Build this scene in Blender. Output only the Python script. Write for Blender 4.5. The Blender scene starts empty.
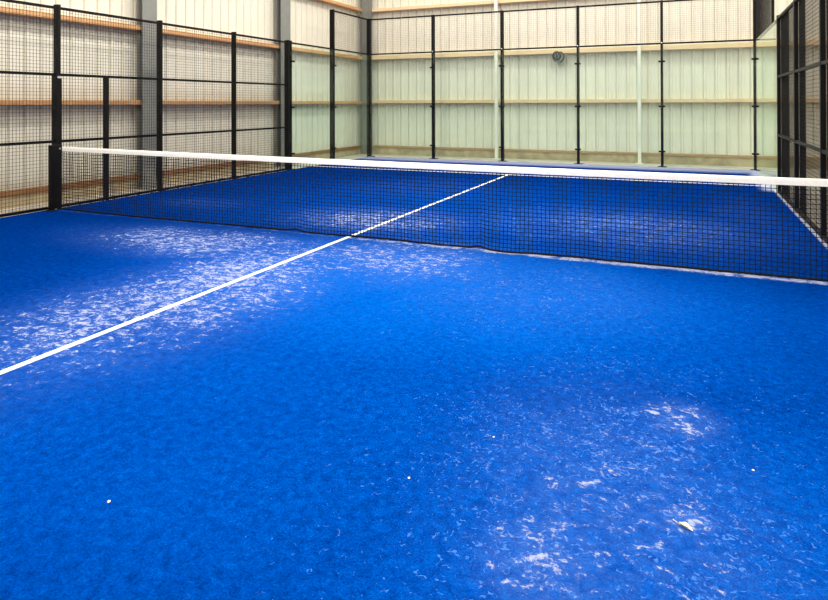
import bpy, bmesh, math, random
from mathutils import Vector, Matrix, noise
random.seed(4)
scene = bpy.context.scene
COL = scene.collection

# ------------------------------------------------------------------ materials
def new_mat(name):
    m = bpy.data.materials.new(name); m.use_nodes = True
    nt = m.node_tree
    return m, nt, nt.nodes['Principled BSDF']

def principled(name, color, rough=0.5, metal=0.0, spec=0.5, var=0.0, scale=20.0, bump=0.0):
    m, nt, b = new_mat(name)
    b.inputs['Roughness'].default_value = rough
    b.inputs['Metallic'].default_value = metal
    b.inputs['Specular IOR Level'].default_value = spec
    tc = nt.nodes.new('ShaderNodeTexCoord')
    n = nt.nodes.new('ShaderNodeTexNoise'); n.inputs['Scale'].default_value = scale
    n.inputs['Detail'].default_value = 5
    nt.links.new(tc.outputs['Object'], n.inputs['Vector'])
    r = nt.nodes.new('ShaderNodeValToRGB')
    r.color_ramp.elements[0].position = 0.3; r.color_ramp.elements[1].position = 0.7
    r.color_ramp.elements[0].color = [c*(1-var) for c in color] + [1]
    r.color_ramp.elements[1].color = [min(1, c*(1+var)) for c in color] + [1]
    nt.links.new(n.outputs['Fac'], r.inputs['Fac'])
    nt.links.new(r.outputs['Color'], b.inputs['Base Color'])
    if bump:
        bp = nt.nodes.new('ShaderNodeBump'); bp.inputs['Strength'].default_value = bump
        bp.inputs['Distance'].default_value = 0.01
        nt.links.new(n.outputs['Fac'], bp.inputs['Height'])
        nt.links.new(bp.outputs['Normal'], b.inputs['Normal'])
    return m

def wood_mat(name, c1, c2):
    m, nt, b = new_mat(name)
    b.inputs['Roughness'].default_value = 0.7
    tc = nt.nodes.new('ShaderNodeTexCoord')
    mp = nt.nodes.new('ShaderNodeMapping'); mp.inputs['Scale'].default_value = (2.5, 2.5, 60)
    n = nt.nodes.new('ShaderNodeTexNoise'); n.inputs['Scale'].default_value = 1.2
    n.inputs['Detail'].default_value = 6
    nt.links.new(tc.outputs['Object'], mp.inputs['Vector']); nt.links.new(mp.outputs['Vector'], n.inputs['Vector'])
    r = nt.nodes.new('ShaderNodeValToRGB')
    r.color_ramp.elements[0].position = 0.3; r.color_ramp.elements[0].color = (*c1, 1)
    r.color_ramp.elements[1].position = 0.7; r.color_ramp.elements[1].color = (*c2, 1)
    nt.links.new(n.outputs['Fac'], r.inputs['Fac']); nt.links.new(r.outputs['Color'], b.inputs['Base Color'])
    return m

def glass_mat():
    m = bpy.data.materials.new('toughened_glass'); m.use_nodes = True
    nt = m.node_tree; nt.nodes.clear()
    out = nt.nodes.new('ShaderNodeOutputMaterial')
    tr = nt.nodes.new('ShaderNodeBsdfTransparent'); tr.inputs['Color'].default_value = GLASS_TINT
    gl = nt.nodes.new('ShaderNodeBsdfGlossy'); gl.inputs['Roughness'].default_value = 0.02
    gl.inputs['Color'].default_value = (0.85, 0.95, 0.88, 1)
    g = nt.nodes.new('ShaderNodeNewGeometry')
    dt = nt.nodes.new('ShaderNodeVectorMath'); dt.operation = 'DOT_PRODUCT'
    nt.links.new(g.outputs['Normal'], dt.inputs[0]); nt.links.new(g.outputs['Incoming'], dt.inputs[1])
    def mth(op, x, y=0.0):
        n = nt.nodes.new('ShaderNodeMath'); n.operation = op
        for i, v in enumerate((x, y)):
            if isinstance(v, float): n.inputs[i].default_value = v
            else: nt.links.new(v, n.inputs[i])
        return n.outputs[0]
    fz = mth('POWER', mth('SUBTRACT', 1.0, mth('ABSOLUTE', dt.outputs['Value'])), 5.0)
    fr = mth('ADD', mth('MULTIPLY', fz, .55), .025)
    mx = nt.nodes.new('ShaderNodeMixShader')
    nt.links.new(fr, mx.inputs['Fac'])
    nt.links.new(tr.outputs['BSDF'], mx.inputs[1]); nt.links.new(gl.outputs['BSDF'], mx.inputs[2])
    nt.links.new(mx.outputs['Shader'], out.inputs['Surface'])
    return m
GLASS_TINT = (0.928, 0.986, 0.966, 1)

def turf_mat():
    m, nt, b = new_mat('blue_turf')
    N, Lk = nt.nodes, nt.links
    tc = N.new('ShaderNodeTexCoord'); pos = tc.outputs['Object']
    def mth(op, a, c=None, clamp=False):
        n = N.new('ShaderNodeMath'); n.operation = op; n.use_clamp = clamp
        for i, v in enumerate((a, c)):
            if v is None: continue
            if isinstance(v, (int, float)): n.inputs[i].default_value = v
            else: Lk.new(v, n.inputs[i])
        return n.outputs[0]
    def nz(scale, detail=6, rough=0.6, dist=0.0, off=0.0, sc=(1, 1, 1)):
        mp = N.new('ShaderNodeMapping'); mp.inputs['Location'].default_value = (off, off*1.7, 0)
        mp.inputs['Scale'].default_value = sc
        Lk.new(pos, mp.inputs['Vector'])
        n = N.new('ShaderNodeTexNoise'); n.inputs['Scale'].default_value = scale
        n.inputs['Detail'].default_value = detail; n.inputs['Roughness'].default_value = rough
        n.inputs['Distortion'].default_value = dist
        Lk.new(mp.outputs['Vector'], n.inputs['Vector'])
        return n.outputs['Fac']
    def mrange(v, a, c, d=0.0, e=1.0, smooth=True):
        n = N.new('ShaderNodeMapRange'); n.interpolation_type = 'SMOOTHSTEP' if smooth else 'LINEAR'
        for i, q in zip((1, 2, 3, 4), (a, c, d, e)): n.inputs[i].default_value = q
        Lk.new(v, n.inputs[0]); return n.outputs[0]
    def blob(cx, cy, rx, ry, rot, w):
        mp = N.new('ShaderNodeMapping'); mp.vector_type = 'TEXTURE'
        mp.inputs['Location'].default_value = (cx, cy, 0)
        mp.inputs['Rotation'].default_value = (0, 0, math.radians(rot))
        mp.inputs['Scale'].default_value = (rx, ry, 1)
        Lk.new(pos, mp.inputs['Vector'])
        ln = N.new('ShaderNodeVectorMath'); ln.operation = 'LENGTH'
        Lk.new(mp.outputs['Vector'], ln.inputs[0])
        return mrange(ln.outputs['Value'], 1.0, 0.15, 0.0, w)
    sep = N.new('ShaderNodeSeparateXYZ'); Lk.new(pos, sep.inputs[0])
    X, Y = sep.outputs['X'], sep.outputs['Y']
    # worn, sandy places of the court (sand lying in the pile)
    def most(bl, base):
        v = None
        for q in bl:
            k = blob(*q); v = k if v is None else mth('MAXIMUM', v, k)
        return mth('ADD', v, base)
    blobs = [(-0.1, -2.3, 1.75, 3.9, -3, .95), (-1.4, -0.9, 3.1, 1.3, 0, .92), (0.9, -0.7, 2.3, 1.7, 0, .82),
             (2.4, -1.2, 2.0, 1.8, 0, .5), (3.35, -3.8, 1.1, 1.9, 14, .60), (3.6, -3.1, .4, .4, 0, .8), (3.2, -4.3, .5, .5, 0, .78),
             (-0.2, 1.1, 2.3, 1.6, 0, .9), (3.0, 1.9, 2.8, 2.4, 0, .66), (-1.0, 4.5, 2.6, 2.5, 0, .4),
             (-3.4, 1.3, 1.5, .9, 0, .5), (3.64, -3.9, .2, .16, 0, .95), (-0.6, -4.2, 1.6, 1.2, 0, .75), (4.3, 3.5, .9, 3.0, 0, .4)]
    tot = most(blobs, 0.0)
    big = nz(1.3, 4, .6, .4, 3.0)
    tot = mth('MULTIPLY', tot, mrange(big, .28, .6, .84, 1.1))
    tot = mth('ADD', tot, .05)
    n1 = nz(11, 6, .68, .9, 0.0, (1.0, 1.3, 1))
    n2 = nz(42, 4, .65, .3, 7.0)
    fr = mth('MULTIPLY', mrange(Y, -.20, -.06, 0, 1), mrange(Y, .06, -.02, 0, 1))
    fr = mth('MULTIPLY', fr, mrange(X, -1.8, 2.5, .45, 1.15))
    fr = mth('MULTIPLY', fr, mrange(nz(3.0, 4, .6, 0, 2.0), .3, .6, .75, 1.4))
    tot = mth('MAXIMUM', tot, fr)
    pat = mth('ADD', mth('MULTIPLY', n1, .62), mth('MULTIPLY', n2, .38))
    thr = mth('SUBTRACT', .705, mth('MULTIPLY', tot, .203))
    sand = mrange(mth('SUBTRACT', pat, thr), -.01, .085, 0, 1)
    sand = mth('MULTIPLY', sand, mrange(tot, .05, .7, .4, 1.0))
    soft = mth('MULTIPLY', mth('POWER', tot, 2.6), mrange(n1, .35, .65, .15, .55))
    edge = mth('MAXIMUM', mth('MULTIPLY', mrange(X, 4.965, 4.985, 0, 1), .8), mth('MULTIPLY', mrange(Y, 8.9, 9.6, 0, 1), .8))
    edge = mth('MAXIMUM', edge, mth('MULTIPLY', mrange(X, 4.72, 4.93, 0, 1), mrange(Y, 6.0, 6.6, 0, 1)))
    edge = mth('MULTIPLY', edge, mrange(n1, .25, .5, .6, 1))
    sand = mth('MINIMUM', mth('MAXIMUM', sand, edge), 1.0)
    # the pile: light falloff painted into the blue, brightest before the net, deeper outwards
    falloff = most([(1.7, -1.5, 4.6, 3.2, 0, .78), (1.6, -3.4, 4.2, 3.4, 0, .46), (3.6, -4.0, 2.8, 2.6, 0, .50), (.4, 2.2, 5.2, 5.0, 0, .36)], .07)
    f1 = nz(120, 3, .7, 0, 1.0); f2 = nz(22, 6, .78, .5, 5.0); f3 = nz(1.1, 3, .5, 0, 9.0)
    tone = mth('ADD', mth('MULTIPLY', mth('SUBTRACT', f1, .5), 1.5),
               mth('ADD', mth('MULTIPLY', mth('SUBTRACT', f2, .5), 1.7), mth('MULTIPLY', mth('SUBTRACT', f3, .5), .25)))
    val = mth('ADD', falloff, tone)
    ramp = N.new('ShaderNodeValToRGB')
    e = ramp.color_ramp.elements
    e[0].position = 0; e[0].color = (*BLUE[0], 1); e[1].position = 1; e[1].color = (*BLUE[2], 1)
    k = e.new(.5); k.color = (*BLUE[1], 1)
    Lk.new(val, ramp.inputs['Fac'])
    # pale flecks of lifted fibre
    fl = mrange(mth('SUBTRACT', nz(36, 3, .55, 1.3, 4.0), mth('SUBTRACT', .72, mth('MULTIPLY', most([(3.3, -3.6, 1.7, 2.9, 0, .155), (2.2, -1.4, 3.2, 2.2, 0, .135), (2.4, 1.8, 3.5, 2.8, 0, .185)], 0.0), mrange(nz(2.2, 4, .65, .5, 11.0), .35, .65, .55, 1.12)))), 0.0, .07, 0, .85)
    mf = N.new('ShaderNodeMixRGB'); mf.inputs['Color2'].default_value = (*FLECK, 1)
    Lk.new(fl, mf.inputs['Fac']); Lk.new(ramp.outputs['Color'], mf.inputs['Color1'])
    mh = N.new('ShaderNodeMixRGB'); mh.inputs['Color2'].default_value = (*HAZE, 1)
    Lk.new(soft, mh.inputs['Fac']); Lk.new(mf.outputs['Color'], mh.inputs['Color1'])
    mix = N.new('ShaderNodeMixRGB'); mix.inputs['Color2'].default_value = (*SAND, 1)
    Lk.new(sand, mix.inputs['Fac']); Lk.new(mh.outputs['Color'], mix.inputs['Color1'])
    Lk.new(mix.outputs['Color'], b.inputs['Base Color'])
    b.inputs['Roughness'].default_value = .85; b.inputs['Specular IOR Level'].default_value = 0.0
    bp = N.new('ShaderNodeBump'); bp.inputs['Strength'].default_value = .5; bp.inputs['Distance'].default_value = .006
    Lk.new(f1, bp.inputs['Height']); Lk.new(bp.outputs['Normal'], b.inputs['Normal'])
    return m
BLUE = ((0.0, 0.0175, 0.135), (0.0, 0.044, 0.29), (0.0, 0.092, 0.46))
FLECK = (0.05, 0.16, 0.52)
SAND = (0.30, 0.335, 0.50)
HAZE = (0.085, 0.17, 0.47)

BLACK = principled('black_powder_coat', (0.003, 0.003, 0.0035), .5, spec=.18, var=.1, scale=30)
WIRE = principled('black_coated_wire', (0.004, 0.004, 0.004), .5, spec=.25, var=.1)
NETC = principled('black_net_cord', (0.006, 0.008, 0.014), .8, spec=.1, var=.2, scale=60)
TAPE = principled('white_webbing', (0.97, 0.95, 0.88), .7, spec=.2, var=.04, scale=40)
CLAD = principled('cream_sheet_metal', (0.745, 0.71, 0.605), .5, spec=.3, var=.03, scale=2.5)
STEEL = principled('grey_painted_steel', (0.21, 0.215, 0.20), .5, var=.06, scale=5)
STEELP = principled('pale_painted_steel', (0.80, 0.77, 0.68), .5, var=.04, scale=5)
WOOD = wood_mat('orange_timber', (0.50, 0.25, 0.10), (0.66, 0.37, 0.17))
WOOD_LIT = wood_mat('overexposed_timber', (0.72, 0.49, 0.28), (0.82, 0.60, 0.38))  # same timber as the left rails, overexposure put into the colour
WOODB = wood_mat('tan_timber', (0.36, 0.22, 0.10), (0.48, 0.31, 0.16))
WOODD = wood_mat('brown_timber', (0.20, 0.09, 0.03), (0.30, 0.15, 0.06))
CONC = principled('sandy_concrete', (0.42, 0.34, 0.22), .9, spec=.1, var=.22, scale=5, bump=.3)
CONCF = principled('dusty_concrete_floor', (0.55, 0.50, 0.42), .9, spec=.1, var=.15, scale=3, bump=.2)
LINE = principled('white_turf', (0.80, 0.80, 0.74), .85, spec=.1, var=.12, scale=40, bump=.3)
GALV = principled('bright_galvanised_steel', (0.75, 0.75, 0.74), .3, metal=.8, var=.05)
ROOF = principled('pale_roof_sheet', (0.75, 0.74, 0.70), .7, var=.03, scale=3)
LEAF = principled('dry_leaf', (0.80, 0.74, 0.55), .7, var=.25, scale=120)
CRUMB = principled('white_crumb', (0.9, 0.9, 0.85), .7, var=.05, scale=200)
COIL = principled('black_rubber', (0.006, 0.006, 0.006), .45, var=.1)
GREY = principled('grey_plastic', (0.16, 0.165, 0.16), .5, var=.05)
GLASS = glass_mat()
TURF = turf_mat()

# ------------------------------------------------------------------ mesh helpers
class MB:
    def __init__(s): s.v = []; s.f = []
    def box(s, x0, x1, y0, y1, z0, z1):
        b = len(s.v)
        s.v += [(x0,y0,z0),(x1,y0,z0),(x1,y1,z0),(x0,y1,z0),(x0,y0,z1),(x1,y0,z1),(x1,y1,z1),(x0,y1,z1)]
        s.f += [tuple(b+i for i in q) for q in ((0,3,2,1),(4,5,6,7),(0,1,5,4),(1,2,6,5),(2,3,7,6),(3,0,4,7))]
        return s
    def tube(s, pts, r, n=4, cap=True, closed=False):
        pts = [Vector(p) for p in pts]; b = len(s.v); m = len(pts)
        for i, p in enumerate(pts):
            if closed: t = pts[(i+1) % m] - pts[i-1]
            else: t = pts[min(i+1, m-1)] - pts[max(i-1, 0)]
            t.normalize()
            ref = Vector((0,0,1)) if abs(t.z) < .9 else Vector((0,1,0))
            u = t.cross(ref).normalized(); w = u.cross(t)
            for k in range(n):
                a = 2*math.pi*(k+.5)/n
                s.v.append(tuple(p + u*(r*math.cos(a)) + w*(r*math.sin(a))))
        for i in range(m if closed else m-1):
            j = (i+1) % m
            for k in range(n):
                s.f.append((b+i*n+k, b+i*n+(k+1)%n, b+j*n+(k+1)%n, b+j*n+k))
        if cap and not closed:
            s.f.append(tuple(b+k for k in reversed(range(n))))
            s.f.append(tuple(b+(m-1)*n+k for k in range(n)))
        return s
    def build(s, name, mat, parent=None, bevel=0.0, smooth=False):
        me = bpy.data.meshes.new(name); me.from_pydata(s.v, [], s.f); me.update()
        bm = bmesh.new(); bm.from_mesh(me)
        bmesh.ops.recalc_face_normals(bm, faces=bm.faces)
        if bevel:
            bmesh.ops.bevel(bm, geom=list(bm.edges), offset=bevel, segments=2, affect='EDGES', profile=.5)
        bm.to_mesh(me); bm.free()
        if smooth: me.polygons.foreach_set('use_smooth', [True]*len(me.polygons))
        me.materials.append(mat)
        o = bpy.data.objects.new(name, me); COL.objects.link(o)
        if parent:
            o.parent = parent; o.location = -Vector(parent.location)
        return o

def tag(o, label=None, cat=None, group=None, kind=None):
    if label: o['label'] = label
    if cat: o['category'] = cat
    if group: o['group'] = group
    if kind: o['kind'] = kind
    return o
def empty(name, loc, label, cat, group=None):
    e = bpy.data.objects.new(name, None); COL.objects.link(e); e.location = loc
    e.empty_display_size = .2
    return tag(e, label, cat, group)
def box(name, mat, b, parent=None, bevel=0.0): return MB().box(*b).build(name, mat, parent, bevel)

# ------------------------------------------------------------------ hall shell
XL, YB, XR, YF, H = -5.9, 11.2, 13.0, -11.0, 7.4
def cladding(name, axis, fixed, a0, a1, z0, z1, sign, phase=0.0):
    """trapezoidal sheet; sign = direction of the room"""
    P, D = .265, .042
    prof = [(0,.6),(.010,.6),(.012,0),(.034,0),(.036,.6),(.05,1),(.085,1),(.10,.6),(.165,.6),(.172,.5),(.185,.5),(.192,.6)]
    pts = []; n = int((a1-a0)/P)+1
    for i in range(n):
        for (q, d) in prof:
            t = a0 + i*P + q
            if t < a1: pts.append((t, d*D))
    pts.append((a1, 0))
    mb = MB()
    for t, d in pts:
        f = fixed - sign*(D - d) + sign*0
        for z in (z0, z1):
            mb.v.append((t, f, z) if axis == 'x' else (f, t, z))
    for i in range(len(pts)-1):
        mb.f.append((2*i, 2*i+2, 2*i+3, 2*i+1))
    # outer skin so that the wall has thickness
    b = len(mb.v); f = fixed - sign*.1
    for t in (a0, a1):
        for z in (z0, z1): mb.v.append((t, f, z) if axis == 'x' else (f, t, z))
    mb.f.append((b, b+1, b+3, b+2))
    mb.f.append((b, 0, 1, b+1)); mb.f.append((2*len(pts)-2, b+2, b+3, 2*len(pts)-1))
    return tag(mb.build(name, CLAD), kind='structure')
cladding('wall_left', 'y', XL, YF, YB, -.06, H, 1)
cladding('wall_back', 'x', YB, XL, XR, -.06, H, -1)
tag(box('wall_right', CLAD, (XR, XR+.1, YF, YB+.1, -.06, H)), kind='structure')
tag(box('wall_front', CLAD, (XL-.1, XR+.1, YF-.1, YF, -.06, H)), kind='structure')
tag(box('ceiling', ROOF, (XL-.1, XR+.1, YF-.1, YB+.1, H, H+.1)), kind='structure')
tag(box('floor', CONCF, (XL-.1, XR+.1, YF-.1, YB+.1, -.16, -.02)), kind='structure')
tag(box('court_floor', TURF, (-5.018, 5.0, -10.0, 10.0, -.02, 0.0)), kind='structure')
# concrete foot walls under the sheets
tag(box('baseboard_left', CONC, (XL, XL+.10, YF, YB-.1, -.02, .16), bevel=.004), kind='structure')
tag(box('baseboard_back', CONC, (XL+.10, XR, YB-.12, YB, -.02, .19), bevel=.004), kind='structure')

# ------------------------------------------------------------------ steel columns
def i_column(name, xc0, xc1, yc, w, mat, z1, label, along='x', group=None):
    """I-section: flanges at the two ends of the depth, web between"""
    e = empty(name, ((xc0+xc1)/2, yc, -.02), label, 'column', group)
    t = .018
    mb = lambda: MB()
    box('flange', mat, (xc0, xc0+t, yc-w/2, yc+w/2, -.02, z1), e)
    box('flange', mat, (xc1-t, xc1, yc-w/2, yc+w/2, -.02, z1), e)
    box('web', mat, (xc0+t, xc1-t, yc-.007, yc+.007, -.02, z1), e)
    box('base_plate', mat, (xc0-.0, xc1+.06, yc-w/2-.05, yc+w/2+.05, -.02, 0.0), e)
    return e
COLY = (2.40, 6.74)
XC0, XC1 = XL+.105, XL+.26
i_column('steel_column', XC0, XC1, COLY[0], .34, STEEL, H, 'grey steel I-beam column on the left wall just right of the low gate post', group='steel columns of the left wall')
i_column('steel_column', XC0, XC1, COLY[1], .40, STEEL, H, 'grey steel I-beam column on the left wall where the wire fence meets the corner glass', group='steel columns of the left wall')
e = empty('steel_column', (-5.6, YB-.2, -.02), 'grey steel column standing in the far corner of the hall behind the glass', 'column', 'steel columns of the left wall')
box('flange', STEEL, (-5.79, -5.775, YB-.30, YB-.13, -.02, H), e)
box('flange', STEEL, (-5.475, -5.46, YB-.30, YB-.13, -.02, H), e)
box('web', STEEL, (-5.775, -5.475, YB-.222, YB-.208, -.02, H), e)
def back_post(x, label):
    e = empty('steel_post', (x, YB-.30, -.02), label, 'post', 'pale steel posts on the back wall')
    box('tube', STEELP, (x-.042, x+.042, YB-.35, YB-.25, -.0, H), e, .004)
    box('base_plate', STEELP, (x-.09, x+.09, YB-.39, YB-.21, -.02, -.004), e)
    box('wall_bracket', STEELP, (x-.03, x+.03, YB-.25, YB-.042, 4.62, 4.70), e)
back_post(-1.41, 'thin pale steel post on the back wall left of the round dark fitting')
back_post(2.42, 'thin pale steel post on the back wall right of the round dark fitting')

# ------------------------------------------------------------------ timber rails
def rail(b, mat, label, group): return tag(box('timber_rail', mat, b, bevel=.004), label, 'beam', group)
def left_bay(y0, y1, where, first=False, top=False):
    g = 'timber rails of the left wall'
    for z0, z1, nm, m in ((2.93, 3.015, 'upper', WOOD), (1.545, 1.625, 'middle', WOOD)):
        rail((XL, XL+.19, y0, y1, z0, z1), m, f'{nm} orange timber rail on the left wall {where}', g)
    rail((XL, XL+.125, y0, y1, .16, .245), WOODD, f'brown timber rail at the foot of the left wall {where}', g)
    if top: rail((XL, XL+.19, y0, y1, 4.42, 4.505), WOOD, f'topmost timber rail on the left wall {where}', g)
i0, i1 = COLY[0], COLY[1]
left_bay(-5.0, i0-.012, 'beside the net post')
left_bay(i0+.012, i1-.012, 'between the two grey columns')
left_bay(i1+.012, YB-.31, 'behind the corner glass', top=True)
g = 'timber rails of the back wall'
for z0, z1, nm, d in ((4.41, 4.50, 'highest', .2), (2.92, 3.035, 'thick upper', .2), (1.565, 1.655, 'middle', .2)):
    rail((-5.44, XR, YB-d, YB, z0, z1), WOOD_LIT, f'long brightly lit timber rail on the back wall, the {nm} one', g)
rail((-5.44, XR, YB-.14, YB, .19, .25), WOODB, 'long brown timber rail low on the concrete foot of the back wall', g)

# ------------------------------------------------------------------ court enclosure
PITCH, WR = .05, .0028
def mesh_panel(parent, axis, fixed, a0, a1, z0, z1, r=WR, name='wire_mesh', off=0.0, pitch=PITCH):
    mb = MB()
    def P(t, z, d=0): return (fixed+d, t, z) if axis == 'y' else (t, fixed+d, z)
    n = round((a1-a0)/pitch); m = round((z1-z0)/pitch)
    for i in range(n+1):
        t = min(a0 + i*pitch + off, a1); mb.tube([P(t, z0), P(t, z1)], r, 4, False)
    for k in range(m+1):
        z = min(z0 + k*pitch, z1); mb.tube([P(a0, z, 2*r), P(a1, z, 2*r)], r, 4, False)
    return mb.build(name, WIRE, parent)

def post(parent, x, y, dx, dy, z1, z0=0.0): return box('post', BLACK, (x-dx/2, x+dx/2, y-dy/2, y+dy/2, z0, z1), parent, .003)
def hrail(parent, axis, fixed, a0, a1, z, w=.04, h=.04):
    b = (fixed-w/2, fixed+w/2, a0, a1, z-h/2, z+h/2) if axis == 'y' else (a0, a1, fixed-w/2, fixed+w/2, z-h/2, z+h/2)
    return box('rail', BLACK, b, parent, .003)

# --- left mesh fence
XF = -5.04
f = empty('wire_fence', (XF, 2, 0), 'black welded wire fence along the left side with a low gate post beside the net', 'fence', 'wire fences along the court sides')
box('post', BLACK, (XF-.05, XF+.05, .03, .08, 2.0, 3.05), f, .003)
box('post', BLACK, (XF-.055, XF+.055, .005, .095, 0, 2.0), f, .003)
box('gate_post', BLACK, (XF-.035, XF+.035, .895, .95, 0, 2.0), f, .003)
for y in (2.05, 4.05): post(f, XF, y, .095, .05, 3.05)
post(f, XF, 5.94, .11, .06, 3.05)
for y in (-2, -4): post(f, XF, y, .095, .05, 3.05)
tag(box('latch_plate', GALV, (XF+.056, XF+.062, 0.02, .10, 1.945, 1.975), f), 'bright metal latch plate')
bounds = [(-4, -2), (-2, .03), (.08, 2.02), (2.08, 4.02), (4.08, 5.91)]
for a0, a1 in bounds:
    for z in (.024, 1.0, 2.0, 3.0): hrail(f, 'y', XF, a0+.03, a1-.03, z)
    mesh_panel(f, 'y', XF+.028, a0+.01, a1-.01, .04, 3.0)

# --- left glass corner
def clamp(parent, axis, x, y, z, sgn, w=.15):
    """black clamp bridging the two panes"""
    t = .022
    if axis == 'x': b = (x-w/2, x+w/2, y-.03 if sgn < 0 else y, y if sgn < 0 else y+.03, z-.022, z+.022)
    else: b = (x if sgn > 0 else x-.03, x+.03 if sgn > 0 else x, y-w/2, y+w/2, z-.022, z+.022)
    return box('glass_clamp', BLACK, b, parent, .004)
CZ = (.375, 1.47, 2.56)
gl = empty('glass_wall', (-5.0, 8, 0), 'glass corner wall on the far left between the wire fence and the back glass', 'glass wall', 'glass walls around the far end')
XP = -5.06
post(gl, XP, 6.06, .11, .06, 3.05); post(gl, XP+.005, 8.0, .13, .055, 4.05)
for a0, a1 in ((6.02, 7.99), (8.01, 9.985)):
    box('glass_pane', GLASS, (-5.006, -4.994, a0, a1, .02, 2.98), gl)
hrail(gl, 'y', XP+.02, 6.09, 9.95, 3.0); hrail(gl, 'y', XP+.02, 8.02, 9.95, 4.02)
mesh_panel(gl, 'y', XP+.03, 8.02, 9.97, 3.0, 4.0, r=.002)
for y in (6.08, 8.0):
    for z in CZ: clamp(gl, 'y', -4.994, y, z, 1, .13)
# --- back glass wall
gb = empty('glass_wall', (0, 10, 0), 'long back glass wall of five panes with black posts and wire mesh on top', 'glass wall', 'glass walls around the far end')
YP = 10.06
for i, x in enumerate((-5, -3, -1, 1, 3, 5)):
    dx = .075 if x in (-3, -1) else .06
    post(gb, x if i else -5.03, YP if i else 10.04, dx if i else .11, .10, 4.05)
    box('foot_plate', BLACK, (x-.1, x+.1, YP-.10 if 0 < i < 5 else YP-.05, YP+.10, -.018, 0.008), gb)
    if i:
        for z in CZ: clamp(gb, 'x', x, 9.994, z, -1)
    if 0 < i < 5:
        mb = MB(); mb.tube([(x, YP-.052, 3.02), (x, YP-.066, 3.02)], .016, 8); tag(mb.build('bolt', GALV, gb), 'bright bolt head')
for i in range(5):
    x0 = -5 + 2*i
    box('glass_pane', GLASS, (x0+.01, x0+1.99, 9.994, 10.006, .02, 2.98), gb)
    hrail(gb, 'x', YP-.02, x0+.026, x0+1.974, 3.0); hrail(gb, 'x', YP-.02, x0+.026, x0+1.974, 4.02)
    mesh_panel(gb, 'x', YP-.05, x0+.01, x0+1.99, 3.0, 4.0, r=.0016)
# --- right glass corner
gr = empty('glass_wall', (5.0, 8, 0), 'narrow-looking glass corner wall on the far right seen almost edge on', 'glass wall', 'glass walls around the far end')
XQ = 5.05
post(gr, XQ, 6.98, .05, .05, 4.05, 3.0)
for a0, a1 in ((6.02, 7.99), (8.01, 9.985)):
    box('glass_pane', GLASS, (4.994, 5.006, a0, a1, .02, 2.98), gr)
hrail(gr, 'y', XQ, 6.03, 9.95, 3.0); hrail(gr, 'y', XQ, 7.02, 9.95, 4.02)
mesh_panel(gr, 'y', XQ-.03, 7.0, 9.97, 3.0, 4.0)
# --- right mesh fence
XG = 5.03
fr = empty('wire_fence', (XG, 1, 0), 'black wire fence along the right side seen at a steep slant', 'fence', 'wire fences along the court sides')
for y in (5.97, 4, 2, 0, -2): post(fr, XG, y, .05 if y < 5 else .05, .08, 3.05)
for a0, a1 in ((4.03, 5.93), (2.03, 3.96), (.03, 1.96), (-1.97, -.03)):
    for z in (.03, 1.0, 2.0, 3.0): hrail(fr, 'y', XG, a0, a1, z)
    mesh_panel(fr, 'y', XG+.024, a0, a1, .04, 3.0, r=.0031)
for a0, a1 in ((5.0, 5.93), (3.4, 3.96), (.03, 1.96)):
    mesh_panel(fr, 'y', XG+.036, a0, a1, .04, 3.0, r=.003, off=.017, pitch=.025)

# ------------------------------------------------------------------ net
net = empty('padel_net', (0, 0, 0), 'black net with a white top band stretched across the blue court', 'net')
NX0, NX1 = -4.845, 4.99
def top_z(x): return .93 - (x+5)/10*.04 + .012*((x/5)**2-1)*1.0
def bot(x):
    """lower edge: y offset and height of the slack hem"""
    z = .012 + .006*noise.noise((x*1.3, 0, 0))
    y = .02*noise.noise((x*.9, 5, 0)) + .012*noise.noise((x*4, 9, 0))
    z += .022*math.exp(-((x-1.58)/.07)**2) + .02*math.exp(-((x+.75)/.08)**2)
    y += -.06*math.exp(-((x-1.90)/.22)**2) - .03*math.exp(-((x+3.2)/.8)**2)
    return y, max(z, .008)
BAND = .066
def net_pt(x, t):
    """t=0 hem, t=1 under the band"""
    yb, zb = bot(x); zt = top_z(x) - BAND + .006
    y = yb*(1-t)**1.5 + .012*math.sin(math.pi*t)*noise.noise((x*.8, t*2, 3))
    xx = x + .012*(1-t)**2*noise.noise((x*2.2, 2, 1))
    return (xx, y, zb + (zt-zb)*t)
mb = MB(); CELL = .043; n = int((NX1-NX0)/CELL); ROWS = 20
for i in range(n+1):
    x = NX0 + i*CELL
    mb.tube([net_pt(x, t) for t in (0, .06, .15, .3, .5, .75, 1)], .0038, 4, False)
for k in range(1, ROWS):
    mb.tube([net_pt(NX0 + j*(NX1-NX0)/110, k/ROWS) for j in range(111)], .0038, 4, False)
mb.build('net_mesh', NETC, net)
mb = MB()
mb.tube([(lambda p: (p[0], p[1], p[2]))(net_pt(NX0 + j*(NX1-NX0)/300, 0)) for j in range(301)], .0105, 6)
mb.build('bottom_cord', NETC, net, smooth=True)
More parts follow.
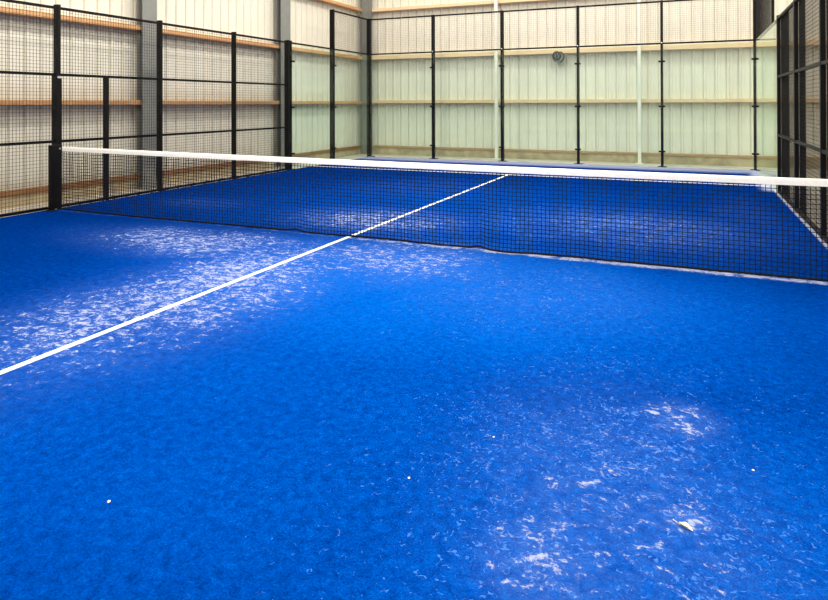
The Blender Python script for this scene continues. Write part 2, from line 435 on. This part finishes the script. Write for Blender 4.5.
# the folded white band: a rounded strip hanging over the cable
mb = MB(); J = 160
prof = [(-.006, -BAND), (-.008, -.03), (-.007, -.008), (0, 0), (.007, -.008), (.008, -.03), (.006, -BAND)]
for j in range(J+1):
    x = NX0 + .0 + j*(NX1-NX0)/J
    w = .002*noise.noise((x*3, 1, 1))
    for (yy, zz) in prof: mb.v.append((x, yy + w, top_z(x) + zz + .0015*noise.noise((x*5, 4, 2))))
q = len(prof)
for j in range(J):
    for k in range(q):
        mb.f.append((j*q+k, j*q+(k+1) % q, (j+1)*q+(k+1) % q, (j+1)*q+k))
mb.f.append(tuple(range(q))); mb.f.append(tuple(J*q+k for k in range(q)))
tag(mb.build('top_band', TAPE, net), 'white webbing band')
np_ = empty('net_post', (-4.935, -.06, 0), 'short black box-section net post standing against the left fence', 'post')
box('post_body', BLACK, (-4.962, -4.895, -.145, .03, 0, .955), np_, .004)
box('base_plate', BLACK, (-4.966, -4.85, -.18, .04, 0, .012), np_, .002)
mb = MB(); mb.tube([(-4.865, -.09, .012), (-4.865, -.09, .024)], .011, 6); tag(mb.build('anchor_bolt', GALV, np_), 'bright anchor bolt')
mb = MB(); mb.tube([(-4.895, -.01, .90), (-4.885, -.01, .90)], .012, 8); mb.build('cable_hook', GALV, np_)

# ------------------------------------------------------------------ court lines (white turf strips let into the blue)
def strip(name, b, label):
    return tag(box(name, LINE, b), label, 'court line', 'white lines of the court')
strip('court_line', (-.025, .025, -6.9, 7.0, -.012, .0035), 'white centre line running up the court and under the net')
strip('court_line', (-4.97, -.026, 6.93, 6.98, -.012, .0035), 'white service line left of the centre line, just under the net band')
strip('court_line', (.026, 4.97, 6.93, 6.98, -.012, .0035), 'white service line right of the centre line, just under the net band')

# ------------------------------------------------------------------ round fitting on the back wall
CX, CZ2, CY = .31, 2.825, YB-.2
c = empty('round_wall_fitting', (CX, CY, CZ2), 'small round dark fitting with grey rim on the thick upper back-wall rail', 'fitting')
def drum(cx, cz, y0, y1, r, n=36, hole=0.0):
    mb = MB(); m = []
    for (y, rr) in ((y1, r*.86), (y1, r), (y0+.012, r), (y0, r*.9)):
        m.append(len(mb.v))
        for i in range(n): mb.v.append((cx + rr*math.cos(2*math.pi*i/n), y, cz + rr*math.sin(2*math.pi*i/n)))
    for q in range(3):
        for i in range(n): mb.f.append((m[q]+i, m[q]+(i+1) % n, m[q+1]+(i+1) % n, m[q+1]+i))
    mb.f.append(tuple(m[0]+i for i in range(n))); mb.f.append(tuple(m[3]+i for i in range(n)))
    return mb
drum(CX+.012, CZ2-.01, CY-.075, CY-.001, .155).build('housing', GREY, c)
drum(CX-.02, CZ2+.028, CY-.112, CY-.075, .122).build('dark_face', COIL, c)
mb = MB(); mb.tube([(CX+.012+.158*math.cos(A), CY-.07, CZ2-.01+.158*math.sin(A)) for A in [math.radians(-70+i*8) for i in range(18)]], .017, 8); mb.build('shadow_crescent', COIL, c, smooth=True)  # black arc modelled in place of the crescent shadow on the right
for x, z, h in ((CX-.055, CZ2+.02, .055), (CX+.005, CZ2+.075, .03), (CX+.035, CZ2-.0, .045)):
    box('fin', STEEL, (x-.008, x+.008, CY-.122, CY-.112, z-h, z+h), c, .003)

# ------------------------------------------------------------------ bits lying on the turf
def leaf(x, y, L, W, rot, label):
    mb = MB(); n, m = 8, 4
    for i in range(n+1):
        u = i/n; w = W*math.sin(math.pi*u)**.7*(1+.25*noise.noise((u*4, 3, 1)))
        for k in range(m+1):
            v = k/m*2-1
            mb.v.append(((u-.5)*L, v*w/2, .004 + .010*abs(v)*math.sin(math.pi*u) + .006*noise.noise((u*3, v*2, 7))))
    for i in range(n):
        for k in range(m):
            a = i*(m+1)+k; mb.f.append((a, a+1, a+m+2, a+m+1))
    base = len(mb.v); nf = list(mb.f)
    mb.v += [(p[0], p[1], p[2]-.002) for p in mb.v[:base]]
    mb.f += [tuple(reversed([i+base for i in q])) for q in nf]
    mb.tube([(-L*.5, 0, .005), (-L*.8, .004, .006)], .0012, 5)
    o = mb.build('dry_leaf', LEAF, None); o.location = (x, y, .001); o.rotation_euler.z = math.radians(rot)
    return tag(o, label, 'leaf')
leaf(3.64, -3.945, .06, .018, -25, 'curled dry pale leaf on a sandy patch of blue turf at the lower right')
def crumb(x, y, r, label):
    bm = bmesh.new(); bmesh.ops.create_icosphere(bm, subdivisions=2, radius=r)
    for v in bm.verts: v.co *= 1 + .35*noise.noise(v.co/r*1.3 + Vector((x, y, 0)))
    for v in bm.verts: v.co.z *= .7
    me = bpy.data.meshes.new('white_crumb'); bm.to_mesh(me); bm.free(); me.materials.append(CRUMB)
    o = bpy.data.objects.new('white_crumb', me); COL.objects.link(o); o.location = (x, y, r*.6)
    return tag(o, label, 'crumb', 'white crumbs on the turf')
CRUMBS = [(1.58, -4.68, .006, 'tiny white crumb on clean blue turf near the lower left corner of the photo'),
          (2.59, -4.07, .005, 'tiny white crumb alone on clean blue turf in the lower middle'),
          (2.82, -3.62, .005, 'tiny white crumb on blue turf left of the large sandy patch'),
          (3.90, -3.44, .005, 'tiny white crumb on blue turf between the dry leaf and the right edge')]
for q in CRUMBS: crumb(*q)

# ------------------------------------------------------------------ light: rows of hall lamps under the roof, two added as unseen fill
def area(name, loc, sx, sy, power, color):
    l = bpy.data.lights.new(name, 'AREA'); l.shape = 'RECTANGLE'; l.size = sx; l.size_y = sy
    l.energy = power; l.color = color
    o = bpy.data.objects.new(name, l); COL.objects.link(o); o.location = loc
    return o
WARM = (1.0, .95, .86)
for x in (-2.3, 2.7): area('unseen_light_row', (x, 0, 7.2), .8, 16, 940, WARM)
area('unseen_light_row', (1.5, 8.6, 7.2), 15, .6, 400, WARM)  # extra unseen row, added to brighten the back wall
area('unseen_light_row', (1.5, -9.0, 7.2), 13, .6, 520, WARM)  # unseen fill row behind the camera, added to whiten the net band
area('unseen_light_row', (9.5, 0, 7.2), .8, 17, 400, WARM)
w = bpy.data.worlds.new('World'); scene.world = w; w.use_nodes = True
w.node_tree.nodes['Background'].inputs[0].default_value = (.9, .95, 1, 1)
w.node_tree.nodes['Background'].inputs[1].default_value = .3

# ------------------------------------------------------------------ camera
cx, cy, cz, yaw, pit, rol, fpx, ppx, ppy = 3.67055, -6.46688, 1.55441, .41427, -.00532, -.00238, 632.455, 414.0, 100.1267
F = Vector((-math.sin(yaw)*math.cos(pit), math.cos(yaw)*math.cos(pit), -math.sin(pit)))
R0 = Vector((math.cos(yaw), math.sin(yaw), 0)); U0 = R0.cross(F)
R = math.cos(rol)*R0 + math.sin(rol)*U0; U = math.cos(rol)*U0 - math.sin(rol)*R0
cam = bpy.data.cameras.new('Camera'); co = bpy.data.objects.new('Camera', cam); COL.objects.link(co)
M = Matrix(((R.x, U.x, -F.x, cx), (R.y, U.y, -F.y, cy), (R.z, U.z, -F.z, cz), (0, 0, 0, 1)))
co.matrix_world = M
cam.sensor_fit = 'HORIZONTAL'; cam.sensor_width = 36; cam.lens = fpx/828*36
cam.shift_x = 0; cam.shift_y = (ppy-300)/828
cam.clip_start = .05; cam.clip_end = 200
scene.camera = co

scene.view_settings.view_transform = 'Standard'; scene.view_settings.look = 'None'
scene.view_settings.gamma = 1; scene.view_settings.exposure = 0.0
scene.view_settings.use_curve_mapping = False
cy_ = scene.cycles
cy_.use_denoising = True; cy_.transparent_max_bounces = 24; cy_.max_bounces = 8
try: cy_.denoiser = 'OPENIMAGEDENOISE'
except Exception: pass
